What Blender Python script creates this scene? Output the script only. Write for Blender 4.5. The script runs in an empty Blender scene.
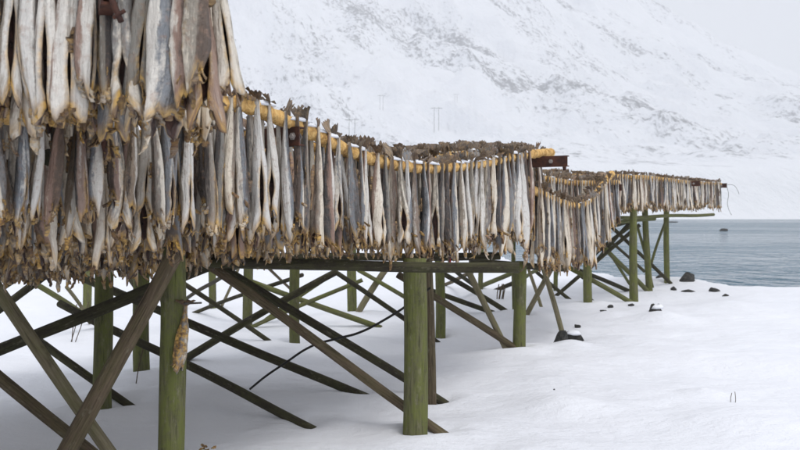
import bpy, math, random
import numpy as np
from mathutils import Vector, Matrix, Euler

# ------------------------------------------------------------------ camera
scn = bpy.context.scene
COL = scn.collection
EYE, HZ, F = 2.0, 212.0, 800.0           # eye height, horizon row, focal length in photo pixels
cam_d = bpy.data.cameras.new('camera')
cam = bpy.data.objects.new('camera', cam_d)
COL.objects.link(cam)
cam.location = (0, 0, EYE)
cam.rotation_euler = (math.radians(90), 0, 0)
cam_d.sensor_width = 36
cam_d.lens = 36 * F / 800
cam_d.shift_y = (HZ - 225) / 800
cam_d.clip_start, cam_d.clip_end = 0.1, 8000
cam_d.dof.use_dof = True
cam_d.dof.focus_distance = 7.0
cam_d.dof.aperture_fstop = 3.5
scn.camera = cam

# ------------------------------------------------------------------ sky, sun, exposure
SUN_EL, SUN_ROT = math.radians(58), math.radians(35)
world = bpy.data.worlds.new('World')
scn.world = world
world.use_nodes = True
wt = world.node_tree
for n in list(wt.nodes):
    wt.nodes.remove(n)
sky = wt.nodes.new('ShaderNodeTexSky')
sky.sky_type = 'NISHITA'
sky.sun_disc = False
sky.sun_elevation = SUN_EL
sky.sun_rotation = SUN_ROT
sky.dust_density = 4.0
hs = wt.nodes.new('ShaderNodeHueSaturation')
hs.inputs['Saturation'].default_value = 0.25
mx = wt.nodes.new('ShaderNodeMix')
mx.data_type = 'RGBA'
mx.inputs[0].default_value = 0.86         # an even deck of cloud over the clear sky
mx.inputs[7].default_value = (8.9, 9.2, 9.9, 1)
bg = wt.nodes.new('ShaderNodeBackground')
bg.inputs['Strength'].default_value = 0.1
wo = wt.nodes.new('ShaderNodeOutputWorld')
wt.links.new(sky.outputs[0], hs.inputs['Color'])
wt.links.new(hs.outputs[0], mx.inputs[6])
wt.links.new(mx.outputs[2], bg.inputs['Color'])
wt.links.new(bg.outputs[0], wo.inputs['Surface'])

sun_d = bpy.data.lights.new('sun', 'SUN')
sun_d.energy = 1.2
sun_d.angle = math.radians(25)
sun_d.color = (1.0, 0.965, 0.92)
sun = bpy.data.objects.new('sun', sun_d)
COL.objects.link(sun)
sdir = Vector((math.sin(SUN_ROT + math.pi/2 + 0.35) * math.cos(SUN_EL), -math.cos(0.9) * math.cos(SUN_EL), math.sin(SUN_EL)))
sun.rotation_euler = sdir.to_track_quat('Z', 'Y').to_euler()
sky.sun_rotation = math.atan2(sdir.x, sdir.y)

vs = scn.view_settings
vs.view_transform = 'Standard'
vs.look = 'None'
vs.exposure = 0.15
vs.gamma = 1
vs.use_curve_mapping = False
scn.cycles.max_bounces = 6
scn.cycles.diffuse_bounces = 4
scn.cycles.volume_bounces = 1
scn.cycles.use_denoising = True

# ------------------------------------------------------------------ helpers
rng = np.random.default_rng(7)
random.seed(7)


def P(px, py, D):
    """point of the place at depth D (metres) behind a photo position"""
    return Vector(((px - 400) / F * D, D, EYE + (HZ - py) / F * D))


def tag(o, label=None, cat=None, group=None, kind=None):
    if label: o['label'] = label
    if cat: o['category'] = cat
    if group: o['group'] = group
    if kind: o['kind'] = kind
    return o


def empty(name, loc=(0, 0, 0)):
    o = bpy.data.objects.new(name, None)
    o.location = loc
    COL.objects.link(o)
    return o


def link(name, me, parent=None, loc=None, rot=None, scale=None):
    o = bpy.data.objects.new(name, me)
    COL.objects.link(o)
    if parent is not None:
        o.parent = parent
    if loc is not None: o.location = loc
    if rot is not None: o.rotation_euler = rot
    if scale is not None: o.scale = scale
    return o


def mesh_np(name, V, Fc, mat, smooth=True):
    """V (n,3), Fc (m,k) all faces with the same number of corners"""
    V = np.asarray(V, np.float32)
    Fc = np.asarray(Fc, np.int32)
    me = bpy.data.meshes.new(name)
    m, k = Fc.shape
    me.vertices.add(len(V))
    me.vertices.foreach_set('co', V.ravel())
    me.loops.add(m * k)
    me.loops.foreach_set('vertex_index', Fc.ravel())
    me.polygons.add(m)
    me.polygons.foreach_set('loop_start', np.arange(0, m * k, k, dtype=np.int32))
    me.polygons.foreach_set('loop_total', np.full(m, k, np.int32))
    me.polygons.foreach_set('use_smooth', np.full(m, smooth, bool))
    me.update(calc_edges=True)
    me.validate()
    if mat: me.materials.append(mat)
    return me


def pydata(name, V, Fc, mat, smooth=False):
    me = bpy.data.meshes.new(name)
    me.from_pydata([tuple(v) for v in V], [], [tuple(f) for f in Fc])
    me.update()
    if smooth:
        me.polygons.foreach_set('use_smooth', [True] * len(me.polygons))
    if mat: me.materials.append(mat)
    return me


def vnoise(x, y, seed=0):
    xi, yi = np.floor(x).astype(np.int64), np.floor(y).astype(np.int64)
    xf, yf = x - xi, y - yi
    xf = xf * xf * (3 - 2 * xf)
    yf = yf * yf * (3 - 2 * yf)

    def h(a, b):
        n = (a * 374761393 + b * 668265263 + seed * 1442695041) & 0x7fffffff
        n = ((n ^ (n >> 13)) * 1274126177) & 0x7fffffff
        return ((n ^ (n >> 16)) & 0xffff) / 65535.0
    return ((h(xi, yi) * (1 - xf) + h(xi + 1, yi) * xf) * (1 - yf)
            + (h(xi, yi + 1) * (1 - xf) + h(xi + 1, yi + 1) * xf) * yf) - 0.5


def fbm(x, y, o=4, seed=0):
    s, a = 0, 1.0
    for i in range(o):
        s = s + a * vnoise(x, y, seed + i * 17)
        x, y, a = x * 2.03 + 5.1, y * 2.03 + 1.7, a * 0.5
    return s


def sst(x, a, b):
    t = np.clip((x - a) / (b - a), 0, 1)
    return t * t * (3 - 2 * t)


# ------------------------------------------------------------------ material helpers
class N:
    """small wrapper to wire node trees"""
    def __init__(self, name):
        self.m = bpy.data.materials.new(name)
        self.m.use_nodes = True
        self.t = self.m.node_tree
        self.b = self.t.nodes['Principled BSDF']

    def set(self, sock, v):
        if isinstance(v, bpy.types.NodeSocket):
            self.t.links.new(v, sock)
        elif isinstance(v, (tuple, list)) and sock.type == 'RGBA' and len(v) == 3:
            sock.default_value = (*v, 1)
        else:
            sock.default_value = v

    def node(self, typ, out=0, **kw):
        n = self.t.nodes.new(typ)
        for k, v in kw.items():
            if k.startswith('i_'):
                self.set(n.inputs[int(k[2:])], v)
            elif hasattr(n, k):
                setattr(n, k, v)
            else:
                self.set(n.inputs[k.replace('_', ' ')], v)
        return n.outputs[out]

    def coord(self, kind='Object'):
        return self.t.nodes.new('ShaderNodeTexCoord').outputs[kind]

    def attr(self, name, out='Color'):
        n = self.t.nodes.new('ShaderNodeAttribute')
        n.attribute_name = name
        return n.outputs[out]

    def mapping(self, v, scale=(1, 1, 1), rot=(0, 0, 0), loc=(0, 0, 0)):
        n = self.t.nodes.new('ShaderNodeMapping')
        self.set(n.inputs['Vector'], v)
        self.set(n.inputs['Scale'], scale)
        self.set(n.inputs['Rotation'], rot)
        self.set(n.inputs['Location'], loc)
        return n.outputs[0]

    def noise(self, v, scale=1, detail=4, rough=0.55, dist=0.0):
        n = self.t.nodes.new('ShaderNodeTexNoise')
        self.set(n.inputs['Vector'], v)
        n.inputs['Scale'].default_value = scale
        n.inputs['Detail'].default_value = detail
        n.inputs['Roughness'].default_value = rough
        n.inputs['Distortion'].default_value = dist
        return n.outputs[0]

    def math(self, op, a, b=0.0, c=0.0, clamp=False):
        n = self.t.nodes.new('ShaderNodeMath')
        n.operation = op
        n.use_clamp = clamp
        self.set(n.inputs[0], a)
        self.set(n.inputs[1], b)
        self.set(n.inputs[2], c)
        return n.outputs[0]

    def ramp(self, v, a, b, lo=0.0, hi=1.0):
        n = self.t.nodes.new('ShaderNodeMapRange')
        n.interpolation_type = 'SMOOTHSTEP'
        self.set(n.inputs[0], v)
        n.inputs[1].default_value = a
        n.inputs[2].default_value = b
        n.inputs[3].default_value = lo
        n.inputs[4].default_value = hi
        return n.outputs[0]

    def mix(self, f, a, b, mode='MIX'):
        n = self.t.nodes.new('ShaderNodeMix')
        n.data_type = 'RGBA'
        n.blend_type = mode
        self.set(n.inputs[0], f)
        self.set(n.inputs[6], a)
        self.set(n.inputs[7], b)
        return n.outputs[2]

    def rnd(self):
        return self.t.nodes.new('ShaderNodeObjectInfo').outputs['Random']

    def comb(self, x, y, z):
        n = self.t.nodes.new('ShaderNodeCombineXYZ')
        self.set(n.inputs[0], x); self.set(n.inputs[1], y); self.set(n.inputs[2], z)
        return n.outputs[0]

    def sep(self, v):
        n = self.t.nodes.new('ShaderNodeSeparateXYZ')
        self.set(n.inputs[0], v)
        return n.outputs

    def add(self, a, b):
        n = self.t.nodes.new('ShaderNodeVectorMath')
        n.operation = 'ADD'
        self.set(n.inputs[0], a); self.set(n.inputs[1], b)
        return n.outputs[0]

    def bump(self, h, dist=0.01, strength=1.0):
        n = self.t.nodes.new('ShaderNodeBump')
        n.inputs['Distance'].default_value = dist
        n.inputs['Strength'].default_value = strength
        self.set(n.inputs['Height'], h)
        self.t.links.new(n.outputs[0], self.b.inputs['Normal'])

    def done(self, color, rough=0.6, spec=0.4):
        self.set(self.b.inputs['Base Color'], color)
        self.set(self.b.inputs['Roughness'], rough)
        self.b.inputs['Specular IOR Level'].default_value = spec
        return self.m


# ---- snow
def mat_snow():
    n = N('snow')
    c = n.coord()
    big = n.noise(n.mapping(c, (0.5, 0.5, 0.5)), 1.0, 3)
    grain = n.noise(c, 55, 3, 0.7)
    lump = n.noise(n.mapping(c, (1, 1.6, 1)), 3.2, 5, 0.6)
    col = n.mix(big, (0.745, 0.765, 0.82), (0.82, 0.835, 0.88))
    dirt = n.ramp(n.noise(c, 9, 5, 0.78), 0.64, 0.78)
    col = n.mix(n.math('MULTIPLY', dirt, 0.18), col, (0.45, 0.40, 0.34))
    h = n.math('MULTIPLY_ADD', grain, 0.12, n.math('MULTIPLY', lump, 0.9))
    n.bump(h, 0.07, 0.8)
    return n.done(col, 0.7, 0.25)


def mat_snow_lump():
    n = N('snow_lump')
    c = n.coord()
    n.bump(n.noise(c, 40, 3), 0.01, 0.5)
    return n.done((0.86, 0.88, 0.93), 0.7, 0.2)


# ---- mountain: snow with rock showing through in slanting bands
def mat_mountain():
    n = N('mountain')
    c = n.coord()
    ang = math.radians(62)
    rc_ = n.mapping(c, (1, 1, 1), (0, 0, ang))
    band = n.noise(n.mapping(rc_, (0.0020, 0.0125, 0.004)), 1.0, 5, 0.6, 0.3)
    mid = n.noise(n.mapping(rc_, (0.014, 0.04, 0.02)), 1.0, 5, 0.65, 0.2)
    fine = n.noise(n.mapping(rc_, (0.10, 0.26, 0.1)), 1.0, 6, 0.75)
    s = n.math('ADD', n.math('MULTIPLY', band, 0.95), n.math('MULTIPLY', mid, 0.40))
    s = n.math('ADD', s, n.math('MULTIPLY', fine, 0.95))
    rock = n.ramp(s, 1.20, 1.38)
    z = n.sep(c)[2]
    rock = n.math('MULTIPLY', rock, n.ramp(z, 9, 40))
    rc = n.mix(fine, (0.05, 0.05, 0.055), (0.17, 0.165, 0.165))
    col = n.mix(n.math('MULTIPLY', rock, 0.66), (0.90, 0.915, 0.945), rc)
    n.bump(n.math('ADD', fine, n.math('MULTIPLY', mid, 2.0)), 3.5, 0.7)
    return n.done(col, 0.85, 0.1)


def mat_water():
    n = N('water')
    c = n.coord()
    w1 = n.noise(n.mapping(c, (0.9, 0.75, 1)), 1.0, 3, 0.55)
    w2 = n.noise(n.mapping(c, (2.6, 2.2, 1), (0, 0, 0.25)), 1.0, 2, 0.55)
    w3 = n.noise(n.mapping(c, (0.012, 0.06, 1)), 1.0, 4, 0.6)
    w4 = n.noise(n.mapping(c, (0.22, 0.2, 1)), 1.0, 3, 0.6)
    h = n.math('ADD', n.math('MULTIPLY', w1, 1.2), n.math('MULTIPLY', w2, 0.25))
    n.bump(n.math('ADD', h, n.math('MULTIPLY', w4, 1.3)), 1.0, 1.0)
    col = n.mix(w3, (0.04, 0.10, 0.145), (0.075, 0.15, 0.20))
    n.b.inputs['IOR'].default_value = 1.33
    return n.done(col, n.ramp(w3, 0.35, 0.65, 0.08, 0.25), 0.5)


def mat_wood(name, c_lo, c_hi, algae=0.0, dark=0.0):
    n = N(name)
    r = n.rnd()
    off = n.comb(n.math('MULTIPLY', r, 31.0), n.math('MULTIPLY', r, 17.0), n.math('MULTIPLY', r, 9.0))
    c = n.add(n.coord(), off)
    grain = n.noise(n.mapping(c, (60, 60, 3.5)), 1.0, 5, 0.65, 0.3)
    crack = n.noise(n.mapping(c, (70, 70, 2.2)), 1.0, 3, 0.6)
    blot = n.noise(n.mapping(c, (11, 11, 3.5)), 1.0, 5, 0.7)
    spec = n.noise(c, 38, 3, 0.7)
    col = n.mix(n.ramp(grain, 0.3, 0.7), c_lo, c_hi)
    if algae:
        al = n.math('MULTIPLY', n.ramp(n.math('ADD', blot, n.math('MULTIPLY', spec, 0.5)), 0.58, 0.9), algae)
        col = n.mix(al, col, (0.155, 0.175, 0.045))
    ck = n.ramp(crack, 0.62, 0.72)
    col = n.mix(n.math('MULTIPLY', ck, 0.5), col, (0.02, 0.018, 0.014))
    pale = n.ramp(n.noise(n.mapping(c, (22, 22, 9)), 1.0, 4, 0.7), 0.56, 0.72)
    col = n.mix(n.math('MULTIPLY', pale, 0.5), col, (0.27, 0.25, 0.18))
    dk2 = n.ramp(n.noise(n.mapping(c, (14, 14, 4)), 1.0, 5, 0.7), 0.55, 0.72)
    col = n.mix(n.math('MULTIPLY', dk2, 0.55), col, (0.035, 0.03, 0.02))
    col = n.mix(n.math('MULTIPLY_ADD', r, 0.3, dark), col, (0.03, 0.026, 0.02))
    h = n.math('ADD', n.math('MULTIPLY', grain, 0.8), n.math('MULTIPLY', ck, -1.0))
    n.bump(n.math('ADD', h, n.math('MULTIPLY', blot, 0.8)), 0.012, 0.8)
    return n.done(col, 0.85, 0.2)


def mat_pole():
    n = N('pole_wood')
    c = n.coord()
    g = n.noise(n.mapping(c, (30, 30, 2.5)), 1.0, 4, 0.6)
    b = n.noise(c, 9, 4, 0.6)
    col = n.mix(n.ramp(g, 0.3, 0.7), (0.60, 0.34, 0.11), (0.82, 0.55, 0.22))
    col = n.mix(n.math('MULTIPLY', n.ramp(b, 0.5, 0.7), 0.8), col, (0.24, 0.12, 0.035))
    n.bump(n.math('ADD', g, n.math('MULTIPLY', b, 2.0)), 0.03, 0.9)
    return n.done(col, 0.75, 0.2)


def mat_rust():
    n = N('rusty_steel')
    c = n.coord()
    a = n.noise(c, 9, 5, 0.7)
    b = n.noise(c, 45, 4, 0.7)
    col = n.mix(n.ramp(a, 0.35, 0.65), (0.035, 0.017, 0.014), (0.095, 0.036, 0.022))
    col = n.mix(n.math('MULTIPLY', n.ramp(b, 0.55, 0.75), 0.6), col, (0.16, 0.065, 0.03))
    n.bump(b, 0.004, 0.7)
    return n.done(col, 0.75, 0.3)


def mat_rock():
    n = N('dark_rock')
    c = n.coord()
    a = n.noise(c, 4, 6, 0.7)
    b = n.noise(c, 30, 4, 0.7)
    col = n.mix(n.ramp(a, 0.3, 0.7), (0.018, 0.02, 0.022), (0.09, 0.085, 0.075))
    col = n.mix(n.math('MULTIPLY', n.ramp(b, 0.6, 0.8), 0.4), col, (0.16, 0.15, 0.12))
    n.bump(n.math('ADD', a, b), 0.03, 0.8)
    return n.done(col, 0.75, 0.3)


def mat_plain(name, c, rough=0.7, spec=0.3):
    n = N(name)
    v = n.noise(n.coord(), 14, 4, 0.6)
    return n.done(n.mix(v, tuple(x * 0.7 for x in c), tuple(min(1, x * 1.25) for x in c)), rough, spec)


# ---- fish: point attributes 'fish' = (back, amber, inside, random), 'fuv' = (round, along, random)
def mat_fish():
    n = N('dried_fish')
    a = n.attr('fish')
    sp = n.t.nodes.new('ShaderNodeSeparateColor')
    n.t.links.new(a, sp.inputs[0])
    back, amber, inside = sp.outputs[0], sp.outputs[1], sp.outputs[2]
    r = n.math('FRACT', n.math('ADD', n.rnd(), n.attr('fish', 'Alpha')))
    fu = n.attr('fuv', 'Vector')
    fu = n.add(fu, n.comb(n.math('MULTIPLY', r, 11.0), n.math('MULTIPLY', r, 7.0), n.math('MULTIPLY', r, 23.0)))
    streak = n.noise(n.mapping(fu, (1.0, 2.2, 1.0)), 9.0, 5, 0.6, 0.4)
    streak2 = n.noise(n.mapping(fu, (11.0, 1.6, 1.0)), 1.0, 3, 0.5)
    mott = n.noise(n.mapping(fu, (9.0, 11.0, 1.0)), 1.0, 6, 0.7)
    speck = n.noise(n.mapping(fu, (60.0, 60.0, 1.0)), 1.0, 2, 0.6)
    r2 = n.math('FRACT', n.math('MULTIPLY', r, 7.31))
    r3 = n.math('FRACT', n.math('MULTIPLY', r, 13.7))
    r4 = n.math('FRACT', n.math('MULTIPLY', r, 29.3))
    belly = n.mix(r2, (0.86, 0.76, 0.61), (0.78, 0.76, 0.72))
    side = n.mix(r3, (0.36, 0.275, 0.195), (0.29, 0.275, 0.24))
    side = n.mix(n.ramp(r4, 0.55, 0.8), side, (0.235, 0.25, 0.27))
    side = n.mix(n.ramp(r4, 0.35, 0.15), side, (0.36, 0.235, 0.185))
    dark = n.mix(r2, (0.12, 0.08, 0.055), (0.06, 0.065, 0.07))
    bk = n.math('ADD', back, n.math('MULTIPLY_ADD', mott, 0.9, -0.45))
    bk = n.math('ADD', bk, n.math('MULTIPLY_ADD', r3, 1.0, -0.42))
    bk = n.math('ADD', bk, n.math('MULTIPLY_ADD', streak2, 0.9, -0.45))
    col = n.mix(n.ramp(bk, 0.16, 0.42), belly, side)
    col = n.mix(n.ramp(bk, 0.55, 0.92), col, dark)
    pink = n.ramp(streak, 0.5, 0.72)
    col = n.mix(n.math('MULTIPLY', pink, 0.45), col, (0.38, 0.225, 0.15))
    col = n.mix(n.math('MULTIPLY', n.ramp(speck, 0.56, 0.7), n.math('MULTIPLY', back, 0.5)), col, (0.06, 0.05, 0.045))
    am = n.math('MULTIPLY', amber, n.ramp(n.math('ADD', mott, n.math('MULTIPLY', r2, 0.25)), 0.42, 0.62))
    amc = n.mix(n.ramp(streak, 0.35, 0.65), (0.22, 0.10, 0.025), (0.86, 0.52, 0.11))
    col = n.mix(am, col, amc)
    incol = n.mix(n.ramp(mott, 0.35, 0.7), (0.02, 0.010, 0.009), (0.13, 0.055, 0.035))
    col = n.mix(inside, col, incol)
    fold = n.noise(n.mapping(fu, (26.0, 7.0, 1.0)), 1.0, 4, 0.6, 0.6)
    h = n.math('ADD', n.math('MULTIPLY', fold, 0.8), n.math('MULTIPLY', mott, 0.9))
    n.bump(h, 0.026, 0.9)
    return n.done(col, n.ramp(mott, 0.3, 0.7, 0.24, 0.46), 0.6)


M = dict(
    snow=mat_snow(), lump=mat_snow_lump(), mountain=mat_mountain(), water=mat_water(),
    green=mat_wood('algae_wood', (0.085, 0.085, 0.042), (0.185, 0.18, 0.095), 0.85, 0.0),
    dark=mat_wood('dark_wood', (0.026, 0.021, 0.016), (0.062, 0.052, 0.037), 0.22, 0.08),
    brown=mat_wood('brown_wood', (0.075, 0.055, 0.036), (0.16, 0.12, 0.08), 0.15, 0.0),
    pale=mat_wood('pale_wood', (0.16, 0.135, 0.085), (0.29, 0.25, 0.17), 0.3, 0.0),
    pole=mat_pole(), rust=mat_rust(), rock=mat_rock(), fish=mat_fish(),
    cable=mat_plain('black_rubber', (0.02, 0.018, 0.016), 0.6),
    iron=mat_plain('grey_iron', (0.12, 0.11, 0.10), 0.6),
    red=mat_plain('red_plastic', (0.45, 0.03, 0.03), 0.5),
    stem=mat_plain('dry_stem', (0.09, 0.065, 0.04), 0.8),
    bolt=mat_plain('bolt_steel', (0.30, 0.27, 0.25), 0.5),
)

# ------------------------------------------------------------------ the setting: snow ground, water, mountain
SHX = np.array([-60, -14, 0, 3, 4.6, 5.6, 6.6, 7.6, 8.6, 12, 25, 70.])
SHY = np.array([95, 90, 75, 48, 34, 28, 24.6, 22.4, 21.0, 20.2, 19.6, 17.])


def ground_z(x, y):
    x = np.asarray(x, float); y = np.asarray(y, float)
    z = 0.20 * fbm(x / 5.0, y / 4.0, 3, 3) + 0.11 * fbm(x / 1.6 + y * 0.3, y / 1.0, 4, 9)
    z = z + 0.045 * np.abs(fbm(x / 2.1 + 3, y / 0.9 + x * .25, 2, 31))
    edge = np.interp(x, SHX, SHY) + 0.9 * fbm(x / 2.2, y * 0 + 0.3, 3, 21)
    d = y - edge
    z = z - 1.6 * sst(d, -0.5, 1.6) + 0.10 * sst(d, -3.5, -0.6) * (1 - sst(d, -0.6, 0.2))
    for mxx, myy in FEET:
        q = (x - mxx) ** 2 + (y - myy) ** 2
        z = z + 0.075 * np.exp(-q / 0.16) - 0.13 * np.exp(-q / 0.042)
    for mxx, myy, r, hh in MOUNDS:
        z = z + hh * np.exp(-(((x - mxx) ** 2 + (y - myy) ** 2) / r ** 2))
    return z


MOUNDS = []
for px, py, r, hh in ((572, 350, .30, .10), (662, 322, .45, .16), (704, 388, .22, .07), (610, 318, .35, .09), (590, 306, .3, .06),
                      (415, 430, .35, .05), (520, 354, .35, .07), (634, 305, .4, .06), (700, 350, 1.2, .10), (770, 360, 1.0, .08), (740, 330, 1.5, .08)):
    D = EYE * F / (py - HZ)
    MOUNDS.append(((px - 400) / F * D, D, r, hh))


_g = np.random.default_rng(4)
for _ in range(46):
    MOUNDS.append((_g.uniform(-3, 10), _g.uniform(6.3, 18.5), _g.uniform(.18, .8), _g.uniform(-.04, .085)))
FEET = []
for px, py in ((172, 479), (415, 428), (431, 391), (520, 353), (440, 333), (352, 312), (295, 340), (248, 325), (212, 308), (142, 372), (103, 404),
               (588, 306), (634, 304), (649, 291), (667, 286), (442, 424), (443, 389), (364, 384), (310, 414), (130, 400), (168, 361), (507, 353), (562, 333), (526, 317)):
    D = EYE * F / (py - HZ)
    FEET.append(((px - 400) / F * D, D))


def axis(segs):
    out = []
    for a, b, s in segs:
        out += list(np.arange(a, b, s))
    out.append(segs[-1][1])
    return np.array(out, float)


def grid_mesh(name, xs, ys, zf, mat):
    X, Y = np.meshgrid(xs, ys)
    Z = zf(X, Y)
    V = np.stack([X, Y, Z], -1).reshape(-1, 3)
    nx, ny = len(xs), len(ys)
    i = np.arange(nx * ny).reshape(ny, nx)
    Fc = np.stack([i[:-1, :-1], i[:-1, 1:], i[1:, 1:], i[1:, :-1]], -1).reshape(-1, 4)
    return mesh_np(name, V, Fc, mat)


gx = axis([(-60, -12, 0.8), (-12, -5, 0.16), (-5, 7, 0.07), (7, 14, 0.12), (14, 70, 0.9)])
gy = axis([(-8, 4, 0.6), (4, 14, 0.07), (14, 28, 0.12), (28, 100, 0.7)])
g = link('ground', grid_mesh('ground', gx, gy, ground_z, M['snow']))
tag(g, 'snow covered ground under and beside the drying racks', 'snow', kind='structure')

WZ = -0.62
wx = axis([(-700, -100, 60), (-100, 200, 12), (200, 1200, 60)])
wy = axis([(14, 60, 4), (60, 400, 12)])
w = link('water', grid_mesh('water', wx, wy, lambda X, Y: np.full_like(X, WZ), M['water']))
tag(w, 'grey rippled fjord water beyond the snowy bank', 'water', kind='structure')


def mountain_z(X, Y):
    H = np.interp(X, [-1500, -400, 0, 250, 480, 750, 1050, 1300, 2200], [940, 820, 650, 500, 372, 240, 85, 28, 12])
    H = H * (1 + 0.10 * fbm(X / 160.0, Y / 700.0, 3, 5))
    t = np.clip((Y - 285) / (1500 - 285), 0, 1)
    p = 0.035 * sst(t, 0, 0.03) + 0.965 * t ** 2.05
    back = np.clip((Y - 1500) / 400, 0, 1)
    z = H * p * (1 - 0.55 * back ** 1.2)
    rough = sst(t, 0.05, 0.3) * np.clip(H / 500, 0.12, 1)
    c, s = math.cos(1.06), math.sin(1.06)
    U, W = X * c - Y * s, X * s + Y * c
    z = z + rough * (55 * fbm(U / 260, W / 90, 5, 41) + 22 * np.abs(fbm(U / 60, W / 28, 4, 77)))
    return z - 1.4 * (1 - sst(Y, 276, 292)) + 0.4 * fbm(X / 20, Y / 14, 2, 8)


mxs = axis([(-1000, -420, 12), (-420, 900, 5), (900, 2200, 14)])
mys = axis([(270, 700, 4), (700, 1500, 5), (1500, 1900, 20)])
mt = link('mountain', grid_mesh('mountain', mxs, mys, mountain_z, M['mountain']))
tag(mt, 'snowy mountainside with grey rock showing through across the fjord', 'mountain', kind='structure')

# ------------------------------------------------------------------ logs, beams
def log_mesh(L, r0, r1, mat, bend=0.0, sides=14, seg=None, wob=0.05, knots=True):
    seg = seg or max(5, int(L / 0.14))
    sd = random.random() * 100
    th = np.linspace(0, 2 * np.pi, sides, endpoint=False)
    V = []
    for i in range(seg + 1):
        s = i / seg
        r = r0 + (r1 - r0) * s
        n = fbm(np.cos(th) * 1.3 + sd, np.sin(th) * 1.3 + s * L * 1.6 + sd, 2, 3)
        rr = r * (1 + wob * 2.0 * n)
        bx = bend * math.sin(math.pi * s) + 0.012 * math.sin(s * L * 2.1 + sd)
        by = 0.5 * bend * math.sin(math.pi * s + 0.6) + 0.010 * math.cos(s * L * 1.7 + sd * 2)
        V.append(np.stack([rr * np.cos(th) + bx, rr * np.sin(th) + by, np.full(sides, s * L)], -1))
    V = np.concatenate(V)
    Fc = []
    for i in range(seg):
        for j in range(sides):
            k = (j + 1) % sides
            Fc.append((i * sides + j, i * sides + k, (i + 1) * sides + k, (i + 1) * sides + j))
    Fc.append(tuple(range(sides))[::-1])
    Fc.append(tuple(range(seg * sides, (seg + 1) * sides)))
    me = pydata('log', V, Fc, mat, True)
    return me


def log(name, parent, p0, p1, r0, r1=None, mat='green', bend=0.0, over=0.0, wob=0.05):
    p0, p1 = Vector(p0), Vector(p1)
    d = (p1 - p0)
    d.normalize()
    p0 = p0 - d * over
    me = log_mesh((p1 - p0).length, r0, r0 if r1 is None else r1, M[mat], bend, wob=wob)
    o = link(name, me, parent, p0 - parent.location if parent else p0)
    o.rotation_euler = d.to_track_quat('Z', 'Y').to_euler()
    return o


def base(px, py):
    D = EYE * F / (py - HZ)
    p = P(px, py, D)
    p.z = float(ground_z(p.x, p.y))
    return p, D


near = empty('fish_drying_rack', (-2.5, 7.0, 0))
tag(near, 'large near fish drying rack of green posts and crossed braces filling the left side', 'rack')
far = empty('fish_drying_rack', (5.0, 18.0, 0))
tag(far, 'smaller distant fish drying rack standing on thin posts by the water', 'rack')


def post(par, px, py, r, ztop, lean=0.0, mat='green', taper=0.9):
    p, D = base(px, py)
    top = Vector((p.x + lean, p.y, EYE + ztop))
    return log('post', par, p, top, r, r * taper, mat, over=0.35, wob=0.04)


# upright posts: photo x, foot row, radius, height of the top over eye level
post(near, 172, 479, .100, .30)
post(near, 415, 428, .118, -.43, mat='green')
post(near, 431, 391, .062, -.2, lean=-.05, mat='brown')
post(near, 520, 353, .092, -.70)
post(near, 440, 333, .085, -.60)
post(near, 352, 312, .100, -.05)
post(near, 295, 340, .085, -.05)
post(near, 248, 325, .090, -.05)
post(near, 212, 308, .080, -.05)
post(near, 142, 372, .105, -.05, mat='green')
post(near, 103, 404, .098, .0, mat='green')
post(near, 87, 312, .085, -.05)
post(near, 514, 314, .045, -.2)
post(near, 481, 296, .060, -.2)
post(far, 588, 306, .098, -.1)
post(far, 634, 304, .098, .55, taper=.72, lean=-.02)
post(far, 649, 291, .090, .60, taper=.75, lean=-.12)
post(far, 667, 286, .078, .60, lean=-.02)
post(far, 556, 289, .060, .0)
# a post outside the frame on the left that carries the upper tier
log('post', near, (-2.45, 4.15, -.2), (-2.45, 4.15, 3.6), .1, .09, 'green')


def brace(par, a, b, r, mat='dark', bend=0.02, over=0.15, r1=None):
    """a, b = (photo x, photo y, depth); b may be (x, y) = a foot on the ground"""
    pa = P(*a)
    if len(b) == 2:
        pb, _ = base(*b)
    else:
        pb = P(*b)
    r *= .87
    return log('brace', par, pb, pa, r, (r1 or r / .87) * .87, mat, bend, over, wob=.07)


brace(near, (190, 222, 5.75), (48, 492, 5.65), .075, 'brown', .03, r1=.066)
brace(near, (-12, 276, 6.05), (136, 490, 6.0), .056, 'pale', .01)
brace(near, (-15, 365, 6.2), (133, 486, 6.3), .056, 'brown', .01)
brace(near, (218, 262, 8.1), (-30, 362, 7.9), .072, 'dark', .02)
brace(near, (30, 270, 10.8), (-5, 293, 10.8), .04, 'dark')
brace(near, (58, 266, 9.6), (-20, 326, 9.6), .052, 'dark')
brace(near, (18, 272, 12.5), (100, 326), .050, 'green')
brace(near, (55, 266, 10.2), (364, 384), .058, 'dark', .03)
brace(near, (30, 334, 9.0), (130, 400), .050, 'dark', .01)
brace(near, (60, 302, 9.4), (310, 414), .052, 'dark', .03)
brace(near, (205, 262, 7.9), (442, 424), .053, 'brown', .02)
brace(near, (222, 266, 9.2), (443, 389), .055, 'dark', .03)
brace(near, (335, 272, 11.8), (168, 361), .058, 'dark', .02)
brace(near, (212, 267, 14.5), (373, 329), .055, 'green', .02)
brace(near, (362, 279, 14.0), (254, 328), .042, 'green')
brace(near, (337, 271, 15.0), (262, 324), .048, 'green')
brace(near, (333, 270, 12.8), (436, 338), .046, 'dark')
brace(near, (358, 270, 15.8), (428, 314), .050, 'green')
brace(near, (385, 270, 15.9), (360, 314), .072, 'pale')
brace(near, (302, 274, 13.8), (195, 314), .042, 'dark')
brace(near, (255, 255, 13.0), (176, 302), .045, 'dark')
brace(near, (150, 262, 12.0), (268, 340), .042, 'dark')
brace(near, (240, 262, 16.0), (222, 305), .035, 'pale')
brace(near, (262, 262, 16.0), (300, 300), .035, 'brown')
brace(near, (66, 287, 13.5), (90, 322), .035, 'pale')
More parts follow.
